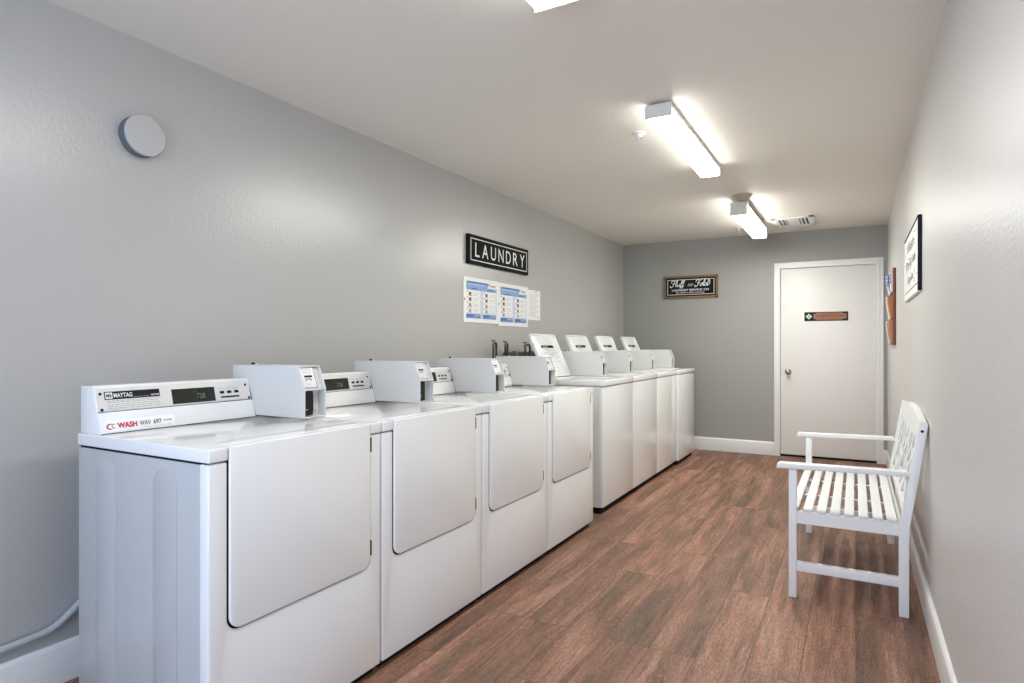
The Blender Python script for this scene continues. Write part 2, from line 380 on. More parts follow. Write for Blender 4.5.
    def q(y0_, y1_, z0_, z1_, m, d1=.0030, d0=.0018): f.use(m).plane_poly([(y0_, (z0_ - .999) / u.z), (y1_, (z0_ - .999) / u.z), (y1_, (z1_ - .999) / u.z), (y0_, (z1_ - .999) / u.z)], O, rgt, u, d0, d1)
    q(.043, .226, 1.037, 1.063, 'black'); q(.046, .068, 1.040, 1.060, 'white', .0034)
    f.use('ink').text('MB', pt(.0485, 1.044), rgt, u, .017, .012, .0038, bold=.03)
    f.use('white').text('MAYTAG', pt(.072, 1.0425), rgt, u, .060, .015, .0034, bold=.02)
    q(.135, .188, 1.0415, 1.0425, 'greyink', .0034)
    f.use('white').text('WASH.COM', pt(.194, 1.0415), rgt, u, .028, .006, .0034, bold=.02)
    random.seed(3)
    for i, z in enumerate((1.0325, 1.0275, 1.0205, 1.0145, 1.0085)):
        a = .050
        while a < .222:
            l = random.uniform(.006, .018); q(a, min(a + l, .228), z - .0009, z + .0009, 'greyink', .0026); a += l + .003
    f.build('face_plate', co)
    s = P('screen').plane_poly([(.269, .006), (.438, .006), (.438, .060), (.269, .060)], O, rgt, u, .001, .0032).bev(.0006, 1)
    s.use('digit').text('728', pt(.362, 1.018), rgt, u, .034, .020, .0036)
    s.text('min', pt(.350, 1.043), rgt, u, .016, .004, .0036).build('display', co)
    for i, y in enumerate((.468, .499, .531)):
        P('black').plane_poly(rr(y - .0085, y + .0085, .031, .041, .002, 3), O, rgt, u, .001, .0052).bev(.0012, 2).build('button', co)
    l = P('black').plane_poly([(.462, .0145), (.541, .0145), (.541, .0205), (.462, .0205)], O, rgt, u, .001, .0030)
    for y, s_ in ((.453, 'NORMAL'), (.488, 'PERM'), (.518, 'DELICATE')):
        l.use('greyink').text(s_, pt(y, 1.047), rgt, u, .026, .004, .0028)
    l.build('button_label', co)
    for (y, z) in ((.031, 1.057), (.031, 1.006), (.575, 1.057), (.584, 1.006)):
        P('black').lathe(pt(y, z), rgt.cross(u), [(.001, .0048), (.0035, .0048), (.0045, .003)], 12).build('screw', co)
    # lower strip with the service sticker
    u2 = Vector((-.020, 0, .0695)).normalized(); O2 = Vector((X(.122), DYO, .929))
    k = P('paper').plane_poly([(.034, .008), (.262, .008), (.262, .045), (.034, .045)], O2, rgt, u2, -.001, .0006)
    def p2(y, b): return O2 + rgt * y + u2 * b
    arc = [(.046 + .012 * math.cos(a), .024 + .010 * math.sin(a)) for a in [PI * (.35 + 1.3 * i / 10) for i in range(11)]]
    arc2 = [(.052 + .013 * math.cos(a), .024 + .007 * math.sin(a)) for a in [PI * (1.60 - 1.2 * i / 10) for i in range(11)]]
    k.use('red').plane_poly(arc + arc2, O2, rgt, u2, .0005, .0011)
    arc = [(.058 + .008 * math.cos(a), .025 + .008 * math.sin(a)) for a in [PI * (.35 + 1.3 * i / 10) for i in range(11)]]
    arc2 = [(.062 + .009 * math.cos(a), .025 + .005 * math.sin(a)) for a in [PI * (1.60 - 1.2 * i / 10) for i in range(11)]]
    k.use('greyink').plane_poly(arc + arc2, O2, rgt, u2, .0005, .0011)
    k.use('red').text('WASH', p2(.068, .016), rgt, u2, .064, .019, .0012, bold=.05)
    k.use('ink').text('WAV', p2(.140, .018), rgt, u2, .038, .016, .0012, bold=.02)
    k.text('697', p2(.187, .018), rgt, u2, .028, .016, .0012, bold=.02)
    k.text('laundry', p2(.224, .024), rgt, u2, .030, .007, .0012, bold=.02)
    k.use('greyink').text('for service call or visit us online', p2(.150, .010), rgt, u2, .100, .004, .0012)
    k.build('service_sticker', co)
    coin_box(t, DXO - .02, DYO + .597, .937)
    P('gap').box(X(.03), X(.652), DYO + .012, DYO + .690, 0, .034).bev(.002, 1).build('base', t)  # recessed base, coloured near-black for the shade in the toe gap
    return t
DL = ['white front-door dryer nearest the camera, its ribbed side panel in full view',
      'white front-door dryer second in the near row, touching the far side of the nearest dryer',
      'white front-door dryer third in the near row, one short of the washers',
      'white front-door dryer last in the near row, right before the open-lid washers']
d1 = make_dryer(DL[0])
for i in (1, 2, 3):
    c = copy_tree(d1); c['label'] = DL[i]; c.location.y += PITCH * i

# ------------------------------------------------------------------ top loading washers with raised lids
WXO, WYO, WP = -2.250, 4.178, .690
def make_washer(label, instr, dx=0.0):
    X = lambda x: WXO + x
    Y = lambda y: WYO + y
    t = thing('washing_machine', label, 'washer', (WXO + .34, WYO + .34, 0), 'top loading washers in the far row')
    b = P('enamel')
    b.box(X(.02), X(.640), Y(.003), Y(.012), .045, .912).box(X(.02), X(.640), Y(.672), Y(.681), .045, .912).box(X(.02), X(.03), Y(.01), Y(.675), .045, .912).box(X(.03), X(.65), Y(.01), Y(.675), .045, .07)
    b.bev(.001, 1).build('cabinet', t)
    P('enamel').box(X(.636), X(.670), Y(.001), Y(.683), .048, .9125).bev(.0045, 3).build('front_panel', t)
    P('gap').box(X(.640), X(.664), Y(.006), Y(.678), .908, .918).build('gap_shade', t)  # dark strip, painted shade in the joint below the top sheet
    # top sheet around the tub opening
    c = P('enamel')
    c.prism([(X(.015), Y(-.001)), (X(.676), Y(-.001)), (X(.676), Y(.685)), (X(.015), Y(.685)), (X(.015), Y(.505)), (X(.570), Y(.505)), (X(.570), Y(.060)), (X(.015), Y(.060))], 'z', .9160, .960)
    c.box(X(.015), X(.215), Y(.055), Y(.51), .9165, .959)
    c.bev(.006, 3).build('top_panel', t)
    tb = P('enamel').lathe((X(.392), Y(.2825), .60), (0, 0, 1), [(.315, .26), (.315, .170), (.30, .168), (.0, .168), (-.30, .165), (-.30, 0)], 40)
    tb.build('tub', t)
    P('disc').lathe((X(.392), Y(.2825), .30), (0, 0, 1), [(0, .10), (.04, .09), (.08, .045), (.44, .035), (.47, .028), (.48, .01)], 24).build('agitator', t)
    # lid standing open, leaning on the console
    bot = Vector((X(.200), Y(.046), .966)); u = Vector((-.150, 0, .338)).normalized(); r = Vector((0, 1, 0)); LL = .366
    l = P('enamel').plane_poly(rr(0, .450, 0, LL, .010, 4), bot, r, u, -.018, -.004).bev(.003, 2)
    rim = [(0, 0, .450, .010), (0, LL - .010, .450, LL), (0, 0, .010, LL), (.440, 0, .450, LL)]
    for a0, b0, a1, b1 in rim: l.plane_poly([(a0, b0), (a1, b0), (a1, b1), (a0, b1)], bot, r, u, -.006, .004)
    lo = l.build('lid', t)
    hdl = P('gap').plane_poly(rr(.120, .345, .248, .270, .004, 3), bot, r, u, -.0045, -.0030)
    hdl.use('greyink').plane_poly(rr(.150, .235, .252, .260, .003, 3), bot, r, u, -.0032, -.0022).build('lid_slot', lo)
    tx = P('greyink')
    if instr:
        random.seed(11)
        for row, z in enumerate((.232, .222, .208, .198, .172, .160, .128, .116, .104, .078, .066, .045)):
            a = .13 + (.02 if row % 3 else 0)
            while a < .38:
                wd = random.uniform(.012, .035)
                if random.random() < .72: tx.plane_poly([(a, z), (a + wd, z), (a + wd, z + .004), (a, z + .004)], bot, r, u, -.0045, -.0035)
                a += wd + .012
        tx.use('ink').plane_poly([(.20, .186), (.30, .186), (.30, .1895), (.20, .1895)], bot, r, u, -.0045, -.0033)
    else:
        for z in (.232, .222, .208): tx.plane_poly([(.14, z), (.32, z), (.32, z + .002), (.14, z + .002)], bot, r, u, -.0045, -.0038)
    tx.build('printed_instructions', lo)
    # low console behind the lid
    cs = P('enamel').prism([(X(0), .959), (X(.135), .959), (X(.072), 1.090), (X(0), 1.095)], 'y', Y(.010), Y(.562)).bev(.003, 2).build('console', t)
    uu = Vector((-.063, 0, .131)).normalized()
    P('alu').plane_poly([(.03, .02), (.53, .02), (.53, .125), (.03, .125)], Vector((X(.135), Y(.010), .959)), r, uu, -.001, .0012).use('black').plane_poly([(.30, .05), (.45, .05), (.45, .10), (.30, .10)], Vector((X(.135), Y(.010), .959)), r, uu, .001, .002).build('face_plate', cs)
    coin_box(t, WXO + .037, WYO + .566, .962)
    P('gap').box(X(.04), X(.640), Y(.015), Y(.669), 0, .05).bev(.002, 1).build('base', t)  # recessed base, blackened to hold the shade under the cabinet
    return t
WL = ['white washer with its lid raised, first past the dryers, dense printed instructions inside the lid',
      'white washer with its lid raised, second past the dryers',
      'white washer with its lid raised, third past the dryers, one short of the end washer',
      'white washer with its lid raised, last in the row and nearest the end wall']
w1 = make_washer(WL[0], True)
for i in (1, 2, 3):
    c = copy_tree(w1); c['label'] = WL[i]; c.location.y += WP * i
    if i == 3: c.location.x += .022

# ------------------------------------------------------------------ hoses behind the machines
def hose(y, dy, top, r, lab):
    x = XL + .075
    p = P('darkhose').tube([(x, y, .002), (x, y, .5), (x, y, .95), (x, y, top - .05), (x + .004, y + dy * .3, top - .012), (x + .006, y + dy * .7, top - .014), (x, y + dy, top - .05), (x - .005, y + dy + .003, 1.0), (x - .01, y + dy + .003, .62)], r, 10, 6)
    t = tag(p.build('supply_hose', loc=(0, 0, 0)), lab, 'hose', 'black hoses looping up the wall behind the machines')
    k = P('brass').lathe((x, y - .002, top - .035), (0, 0, 1), [(0, r * 1.4), (.02, r * 1.4), (.026, .006), (.045, .005)], 12)
    k.box(x - .018, x + .018, y - .006, y + .002, top + .004, top + .014)
    k.build('tap', t)
    return t
hose(4.078, .044, 1.240, .0085, 'black hose loop on the wall, nearest the camera of three')
hose(4.262, .036, 1.232, .0085, 'black hose loop on the wall, middle one of three')
hose(4.600, .085, 1.226, .0095, 'wide black hose loop on the wall just left of the first raised washer lid')
p = P('darkhose').tube([(XL + .03, 4.34, 1.139), (XL + .03, 4.90, 1.139)], .020, 12, 2)
p.use('brass').lathe((XL + .03, 4.48, 1.139), (0, 1, 0), [(0, .026), (.03, .026)], 14).lathe((XL + .03, 4.80, 1.139), (0, 1, 0), [(0, .026), (.03, .026)], 14)
for y in (4.42, 4.86): p.use('brass').box(XL, XL + .03, y - .012, y + .012, 1.11, 1.16)
tag(p.build('water_pipe', loc=(0, 0, 0)), 'dark horizontal pipe on the wall behind the last dryer', 'pipe')
p = P('hose').tube([(XL + .032, .20, .205), (XL + .032, .70, .205), (XL + .030, .95, .205), (XL + .030, 1.06, .210), (XL + .030, 1.13, .222), (XL + .032, 1.22, .288), (XL + .034, 1.34, .370), (XL + .036, 1.50, .420), (XL + .036, 1.70, .430)], .0125, 14, 6)
for y in (.45,): p.use('hose').lathe((XL + .0, y, .205), (1, 0, 0), [(0, .018), (.02, .018)], 12)
tag(p.build('grey_hose', loc=(0, 0, 0)), 'grey hose on the left wall above the baseboard, running behind the nearest dryer', 'hose')

# ------------------------------------------------------------------ left wall: disc, sign, posters, notice
t = thing('wall_disc', 'round white plastic cover high on the left wall', 'wall cover', (XL, 1.440, 2.048))
P('disc_rim').lathe((XL, 1.437, 2.048), (1, 0, 0), [(0, .081), (.036, .080), (.040, .077)], 56).build('mounting_ring', t)
P('disc').lathe((XL + .040, 1.437, 2.048), (1, 0, 0), [(-.003, .077), (-.001, .081), (.004, .081), (.007, .079), (.008, .0)], 56).build('cover', t)

R_, U_ = Vector((0, 1, 0)), Vector((0, 0, 1))     # reading direction on the left wall
t = thing('laundry_sign', 'long black sign with white border reading LAUNDRY on the left wall', 'sign', (XL, 4.28, 1.82))
o = P('signblack').box(XL, XL + .026, 3.805, 4.750, 1.818, 2.036).bev(.002, 2).build('board', t)
p = P('white')
xf = XL + .026; a0, a1, b0, b1, tt = 3.832, 4.722, 1.843, 2.010, .0065
for q in ((a0, a1, b0, b0 + tt), (a0, a1, b1 - tt, b1), (a0, a0 + tt, b0, b1), (a1 - tt, a1, b0, b1)): p.box(xf - .001, xf + .0015, *q)
p.build('border', t)
p = P('white'); xs = 3.893
for ch, wd in zip('LAUNDRY', (.062, .088, .078, .082, .080, .080, .084)):
    p.text(ch, (xf, xs, 1.875), R_, U_, wd, .104, .0012, bold=.004); xs += wd + .0385
p.build('lettering', t)

def poster(y0, y1, zt, zb, lab, dx):
    t = thing('instruction_poster', lab, 'poster', (XL, (y0 + y1) / 2, zb), 'laundry instruction posters')
    x = XL + dx
    P('paper').box(XL, x + .004, y0, y1, zb, zt).bev(.001, 1).build('backing_sheet', t)
    w = y1 - y0; h = zt - zb; X = x + .004
    p = P('paleblue')
    def q(a0, a1, b0, b1, m, d): p.use(m).plane_poly([(a0 * w, b0 * h), (a1 * w, b0 * h), (a1 * w, b1 * h), (a0 * w, b1 * h)], (X, y0, zb), R_, U_, -.0005, d)
    q(.07, .95, .09, .91, 'paleblue', .0004)
    q(.07, .95, .72, .91, 'lightblue', .0006)
    p.use('blue').plane_poly([(.13 * w, .875 * h), (.72 * w, .875 * h), (.66 * w, .91 * h), (.10 * w, .91 * h)], (X, y0, zb), R_, U_, 0, .0008)
    p.use('white').text('HOW TO USE THE LAUNDRY', (X, y0 + .13 * w, zb + .83 * h), R_, U_, .46 * w, .030 * h, .0010, bold=.01)
    p.use('paper').plane_poly([(.66 * w, .80 * h), (.95 * w, .80 * h), (.95 * w, .91 * h), (.74 * w, .91 * h)], (X, y0, zb), R_, U_, 0, .0009)
    p.use('red').text('WASH', (X, y0 + .74 * w, zb + .835 * h), R_, U_, .18 * w, .05 * h, .0012, bold=.03, shear=.3)
    for (c0, c1) in ((.07, .46), (.54, .92)):
        q(c0, c1, .22, .72, 'paper', .0008)
        arc = [((c0 + .22 + .10 * math.cos(a)) * w, (.725 + .045 * math.sin(a)) * h) for a in [PI * i / 8 for i in range(9)]]
        arc += [((c0 + .22 + .06 * math.cos(a)) * w, (.725 + .02 * math.sin(a)) * h) for a in [PI * (8 - i) / 8 for i in range(9)]]
        p.use('blue').plane_poly(arc, (X, y0, zb), R_, U_, 0, .0012)
        random.seed(int(c0 * 100))
        for k, bz in enumerate((.62, .50, .375, .26)):
            q(c0 + .02, c0 + .045, bz + .045, bz + .075, 'red', .0012)
            q(c0 + .07, c0 + .13, bz - .01, bz + .05, ('ink', 'ink', 'orange', 'lightblue')[k], .0012)
            q(c0 + .06, c0 + .10, bz - .03, bz + .00, 'orange', .0014)
            q(c0 + .09, c0 + .15, bz - .035, bz - .015, 'greyink', .0014)
            for m_ in range(3): q(c0 + .18, c0 + .36 - .03 * (m_ % 2), bz + .04 - .03 * m_, bz + .046 - .03 * m_, 'greyink', .0011)
        q(c0, c1, .10, .19, 'blue', .0010)
        p.use('white').text('WARNING', (X, y0 + (c0 + .20) * w, zb + .145 * h), R_, U_, .16 * w, .026 * h, .0013, bold=.02)
        q(c0 + .05, c0 + .36, .115, .122, 'paleblue', .0013)
    p.build('printed_page', t)
    P('chrome').box(X - .001, X + .003, y0 + .003, y0 + .015, (zt + zb) / 2 - .006, (zt + zb) / 2 + .010).build('clip', t)
poster(3.768, 4.262, 1.720, 1.382, 'left one of the two blue and white instruction posters on the left wall', .004)
poster(4.264, 4.775, 1.716, 1.368, 'right one of the two blue and white instruction posters, overlapping a plain notice', .005)
p = P('paper').box(XL, XL + .0016, 4.77, 5.029, 1.437, 1.700)
for i in range(13):
    z = 1.66 - .016 * i; p.use('greyink').box(XL + .001, XL + .0022, 4.815, 5.0 - .03 * (i % 3), z, z + .003)
p.use('ink').text('Laundry', (XL + .0016, 4.90, 1.676), R_, U_, .07, .014, .0006).text('rr', (XL + .0016, 4.985, 1.448), R_, U_, .02, .012, .0006)
tag(p.build('paper_notice', loc=(0, 0, 0)), 'plain white printed notice beside the instruction posters on the left wall', 'notice')

# ------------------------------------------------------------------ end wall: framed sign, door plaque
R2 = Vector((1, 0, 0))
t = thing('framed_laundry_sign', 'small black sign in a brown wooden frame reading Fluff and Fold on the end wall', 'sign', (-1.69, YB, 1.76))
f = P('walnut'); a0, a1, b0, b1 = -2.000, -1.380, 1.762, 2.022
for q in ((a0, a1, b0, b0 + .022), (a0, a1, b1 - .022, b1), (a0, a0 + .022, b0, b1), (a1 - .022, a1, b0, b1)): f.box(q[0], q[1], YB - .028, YB, q[2], q[3])
f.bev(.002, 2).build('frame', t)
p = P('signblack').box(a0 + .018, a1 - .018, YB - .010, YB, b0 + .018, b1 - .018)
yf = YB - .010
def fr(i, wd, m):
    p.use(m)
    for q in ((a0 + i, a1 - i, b0 + i, b0 + i + wd), (a0 + i, a1 - i, b1 - i - wd, b1 - i), (a0 + i, a0 + i + wd, b0 + i, b1 - i), (a1 - i - wd, a1 - i, b0 + i, b1 - i)): p.box(q[0], q[1], yf - .0015, yf, q[2], q[3])
fr(.040, .006, 'white')
def script(strokes, x0, z0, sc_, w):
    for st in strokes:
        q = [Vector((a, b)) for a, b in st]; pts = []
        for i in range(len(q) - 1):
            p0, p1, p2, p3 = q[max(i - 1, 0)], q[i], q[i + 1], q[min(i + 2, len(q) - 1)]
            for k_ in range(5):
                t_ = k_ / 5; pts.append(.5 * ((2 * p1) + (p2 - p0) * t_ + (2 * p0 - 5 * p1 + 4 * p2 - p3) * t_ * t_ + (3 * p1 - p0 - 3 * p2 + p3) * t_ ** 3))
        pts.append(q[-1])
        for i in range(len(pts) - 1):
            d_ = (pts[i + 1] - pts[i]); 
            if d_.length < 1e-6: continue
            n_ = Vector((-d_.y, d_.x)).normalized() * w / 2 / sc_; e_ = d_.normalized() * w / 5 / sc_
            a_, b_ = pts[i] - e_, pts[i + 1] + e_
            cs_ = [a_ - n_, b_ - n_, b_ + n_, a_ + n_]
            p.faces([(x0 + (c_.x + .22 * c_.y) * sc_, yf - .0012 - .00002 * (i % 3), z0 + c_.y * sc_) for c_ in cs_], [(0, 1, 2, 3)])
capF = [[(.02, .62), (.10, .90), (.38, .92), (.68, .86), (.92, 1.02)], [(.52, .90), (.46, .45), (.36, .05), (.14, -.10), (-.04, .02), (.04, .16)], [(.26, .45), (.50, .52), (.66, .48)]]
lowl = [[(.0, .10), (.20, .60), (.22, .95), (.12, .92), (.08, .45), (.14, .06), (.30, .08)]]
lowu = [[(.0, .42), (.02, .12), (.14, .02), (.28, .14), (.34, .44)], [(.34, .44), (.32, .12), (.44, .06)]]
lowf = [[(.0, .10), (.22, .60), (.26, .95), (.16, .92), (.10, .40), (.06, -.18), (.16, -.16), (.18, .05), (.34, .14)]]
lowo = [[(.20, .44), (.04, .34), (.02, .12), (.16, .02), (.32, .14), (.32, .36), (.20, .44), (.40, .40)]]
lowd = [[(.30, .40), (.14, .44), (.02, .24), (.08, .04), (.24, .06), (.38, .40), (.50, .98)], [(.50, .98), (.40, .20), (.48, .04), (.70, .30), (.62, .80), (.20, 1.02), (-.55, 1.05)]]
sh_ = lambda g, dx: [[(a + dx, b) for a, b in st] for st in g]
p.use('white'); script(capF + sh_(lowl, .72) + sh_(lowu, 1.02) + sh_(lowf, 1.46) + sh_(lowf, 1.76), -1.925, 1.900, .076, .0080)
script(capF + sh_(lowo, .74) + sh_(lowl, 1.14) + sh_(lowd, 1.42), -1.640, 1.900, .076, .0080)
p.use('greyink').text('AND', (-1.728, yf, 1.900), R2, U_, .070, .034, .0012, bold=.03, shear=.35)
p.use('white')
p.text('LAUNDRY SERVICE CO', (-1.905, yf, 1.846), R2, U_, .425, .024, .0012, bold=.02)
p.text('SELF SERVE & OPEN 24 HOURS', (-1.860, yf, 1.820), R2, U_, .330, .015, .0012, bold=.01)
p.build('sign_face', t)

yd = YB + .006
t = thing('door_plaque', 'black and copper plaque with a pale green diamond on the white door', 'plaque', (-.275, yd, 1.47))
P('black').box(-.484, -.070, yd - .006, yd, 1.470, 1.565).bev(.001, 1).build('plate', t)
p = P('green').plane_poly([(-.472, 1.5175), (-.440, 1.486), (-.408, 1.5175), (-.440, 1.549)], (0, yd - .006, 0), R2, U_, 0, .002)
p.use('palegreen').plane_poly([(-.454, 1.5175), (-.440, 1.503), (-.426, 1.5175), (-.440, 1.532)], (0, yd - .006, 0), R2, U_, .001, .003)
p.build('diamond', t)
p = P('copper').plane_poly([(-.395, 1.490), (-.375, 1.490), (-.365, 1.478), (-.125, 1.478), (-.115, 1.490), (-.085, 1.490), (-.085, 1.545), (-.115, 1.545), (-.125, 1.557), (-.365, 1.557), (-.375, 1.545), (-.395, 1.545)], (0, yd - .006, 0), R2, U_, 0, .002)
p.use('brown').text('THIS LAUNDRY IS', (-.330, yd - .008, 1.5405), R2, U_, .170, .011, .0006, bold=.01)
p.text('FOR RESIDENTS USE ONLY', (-.370, yd - .008, 1.514), R2, U_, .265, .016, .0006, bold=.02)
p.text('THANK YOU ALL', (-.325, yd - .008, 1.485), R2, U_, .160, .011, .0006, bold=.01)
p.build('lettered_panel', t)

# ------------------------------------------------------------------ right wall: picture and brochure rack
R3 = Vector((0, -1, 0))
t = thing('wall_picture', 'white lettered picture in a thin dark frame on the right wall', 'picture', (XR, 4.08, 1.484))
f = P('navy'); a0, a1, b0, b1 = 3.60, 4.56, 1.484, 1.854; xo = XR - .018
f.box(xo, XR, a0, a0 + .012, b0, b1).box(xo, XR, a0, a1, b1 - .007, b1)
f.bev(.0015, 1).use('paper').box(xo + .001, XR, a0 + .012, a1, b0, b0 + .012).box(xo + .001, XR, a1 - .012, a1, b0 + .012, b1 - .007)
f.build('frame', t)
p = P('paper').box(xo + .004, XR, a0 + .010, a1 - .010, b0 + .010, b1 - .006)
p.use('ink').box(xo + .0025, xo + .005, a0 + .012, a1 - .02, b0 + .040, b0 + .044)
random.seed(21)
for i, (s_, z, h_, y, wd) in enumerate((('Wash', 1.745, .060, 4.35, .46), ('Dry & Fold', 1.645, .062, 4.44, .66), ('Repeat', 1.560, .055, 4.34, .44))):
    p.use('ink').text(s_, (xo + .004, y, z), R3, U_, wd, h_, .0008, shear=.2)
for i in range(26):
    y = random.uniform(3.68, 4.48); z = random.uniform(1.55, 1.83); l = random.uniform(.01, .03)
    p.use('ink' if i % 2 else 'greyink').box(xo + .0028, xo + .005, y, y + l, z, z + .007)
p.build('picture_face', t)

t = thing('brochure_rack', 'narrow red-brown wooden wall rack holding brochures beside the door', 'brochure rack', (XR, 6.10, 1.21))
p = P('cherry'); a0, a1, b0, b1 = 5.845, 6.305, 1.213, 1.838
p.box(XR - .008, XR, a0, a1, b0, b1)
for q in ((a0, a0 + .018, b0, b1), (a1 - .018, a1, b0, b1)): p.box(XR - .022, XR, q[0], q[1], q[2], q[3])
for z in (b0, b0 + .21, b0 + .42): p.box(XR - .030, XR, a0 + .018, a1 - .018, z, z + .014)
p.bev(.001, 1).build('rack', t)
random.seed(5)
sheets = [('tan', 1.230, 1.420, 0), ('orange', 1.230, 1.405, 1), ('paper', 1.230, 1.415, 2), ('orange', 1.440, 1.615, 0), ('tan', 1.440, 1.620, 1), ('paper', 1.440, 1.625, 2), ('paper', 1.650, 1.805, 0), ('blue', 1.650, 1.79, 1), ('paper', 1.650, 1.80, 2)]
for i, (m_, z0, z1, k) in enumerate(sheets):
    y = a0 + .025 + k * .138; out = random.uniform(.004, .024)
    q = P(m_)
    hh = z1 - z0; pr = [(XR - .012, z0), (XR - .030, z0), (XR - .034 - out * .35, z0 + hh * .25), (XR - .036 - out * .75, z0 + hh * .65), (XR - .036 - out * .9, z1), (XR - .012, z1 - .004)]
    q.prism(pr, 'y', y, y + .115)
    if z1 > 1.7:
        for zz in (.45, .62, .8):
            zc = z0 + (z1 - z0) * zz; xx = XR - .0362 - out * (.55 if zz < .5 else .72 if zz < .7 else .83)
            q.use('blue').box(xx - .0012, xx + .004, y - .0006, y + .112, zc, zc + .016)
    o = q.build('brochure', loc=(0, 0, 0))
    tag(o, {'paper': 'white', 'tan': 'tan', 'orange': 'orange', 'brown': 'dark brown', 'blue': 'blue'}[m_] + ' brochure in the %s pocket of the wooden wall rack, %s' % (('bottom', 'middle', 'top')[0 if z0 < 1.3 else 1 if z0 < 1.5 else 2], ('nearest the camera', 'in the centre', 'farthest in')[k]), 'brochure', 'brochures in the wall rack')

# ------------------------------------------------------------------ bench
t = thing('garden_bench', 'white painted wooden slatted bench with armrests against the right wall', 'bench', (-.03, 3.865, 0))
YA, YZ = 3.262, 4.468       # outer faces of the near and far ends
LT = .040
def leg_front(y): return P('bench').box(-.284, -.249, y, y + LT, 0, .616).bev(.002, 2)
def leg_back(y):
    pr = [(.169, 0), (.207, 0), (.208, .39), (.2795, .868), (.2465, .880), (.168, .39)]
    p = P('bench').prism(pr, 'y', y, y + LT).bev(.002, 2)
    if y < 3.5: p.use('black').lathe((.2560, y, .835), (0, -1, 0), [(-.001, .0065), (.0006, .0065)], 14)
    return p
for y in (YA, YZ - LT):
    leg_front(y).build('leg', t); leg_back(y).build('leg', t)
    P('bench').box(-.250, .170, y + .008, y + LT - .006, .128, .172).bev(.002, 2).build('stretcher', t)
for y in (YA - .012, YZ - LT - .004):
    P('bench').prism([(-.338, .618), (-.335, .640), (-.325, .645), (.200, .653), (.212, .633), (.200, .631)], 'y', y, y + .056).bev(.004, 3).build('armrest', t)
p = P('bench')
for y in (YA + .006, YZ - LT + .006): p.box(-.252, .172, y, y + .026, .358, .417)
p.box(-.280, -.258, YA + LT, YZ - LT, .365, .415).box(.160, .182, YA + LT, YZ - LT, .365, .415)
for y in (3.66, 4.06): p.box(-.262, .165, y, y + .024, .378, .414)
p.bev(.0015, 1).build('seat_frame', t)
p = P('bench')
for i in range(8):
    x = -.279 + i * .0577 if i else -.283
    dz = -.010 * math.sin(PI * (i + .5) / 8)
    a, b = (YA + LT + .001, YZ - LT - .001) if i == 0 else (YA + .002, YZ - .002)
    if i == 7: x = .122
    p.box(x, x + .041, a, b, .4175 + dz * .0, .4335)
p.bev(.004, 3).build('seat', t)
def bx_(z): return .168 + (z - .39) * (.2465 - .168) / .49 + .004     # front plane of the leaning back
p = P('bench')
n = 18; ya, yb = YA + LT, YZ - LT
def zt(f): return .872 + .030 * math.sin(PI * f) ** 1.0
top = [(ya + (yb - ya) * i / n, zt(i / n)) for i in range(n + 1)]
vs = []; 
for i in range(n + 1):
    y, z = top[i]; zb_ = .800
    for (zz, off) in ((zb_, 0), (z, 0), (z, .030), (zb_, .030)): vs.append((bx_(zz) + off - (.0 if off == 0 else .002), y, zz))
fs = [(0, 1, 2, 3), tuple(4 * n + k for k in (3, 2, 1, 0))]
for i in range(n):
    for k in range(4): fs.append((4 * i + k, 4 * i + (k + 1) % 4, 4 * (i + 1) + (k + 1) % 4, 4 * (i + 1) + k))
p.faces(vs, fs); p.bev(.002, 1, 40).build('top_rail', t)
P('bench').bar((bx_(.470) + .012, ya, .470), (bx_(.470) + .012, yb, .470), .040, .022, (1, 0, 0)).bev(.0015, 1).build('lower_rail', t)
p = P('bench')
def bp(y, z, d=.012): return (bx_(z) + d, y, z)
L3 = (yb - ya) / 3
for i in range(1, 3): p.bar(bp(ya + L3 * i, .475), bp(ya + L3 * i, .805), .030, .016, (1, 0, 0))
for i in range(3):
    A = ya + L3 * i + .012; B = ya + L3 * (i + 1) - .012; Cc = (A + B) / 2; zm = .640
    p.bar(bp(A, .487, .016), bp(B, .800, .016), .026, .010, (1, 0, 0)); p.bar(bp(A, .800, .010), bp(B, .487, .010), .026, .010, (1, 0, 0))
    for s0, s1 in (((Cc, .487), (A, zm)), ((A, zm), (Cc, .800)), ((Cc, .800), (B, zm)), ((B, zm), (Cc, .487))):
        p.bar(bp(*s0, .013), bp(*s1, .013), .022, .009, (1, 0, 0))
p.build('lattice_back', t)

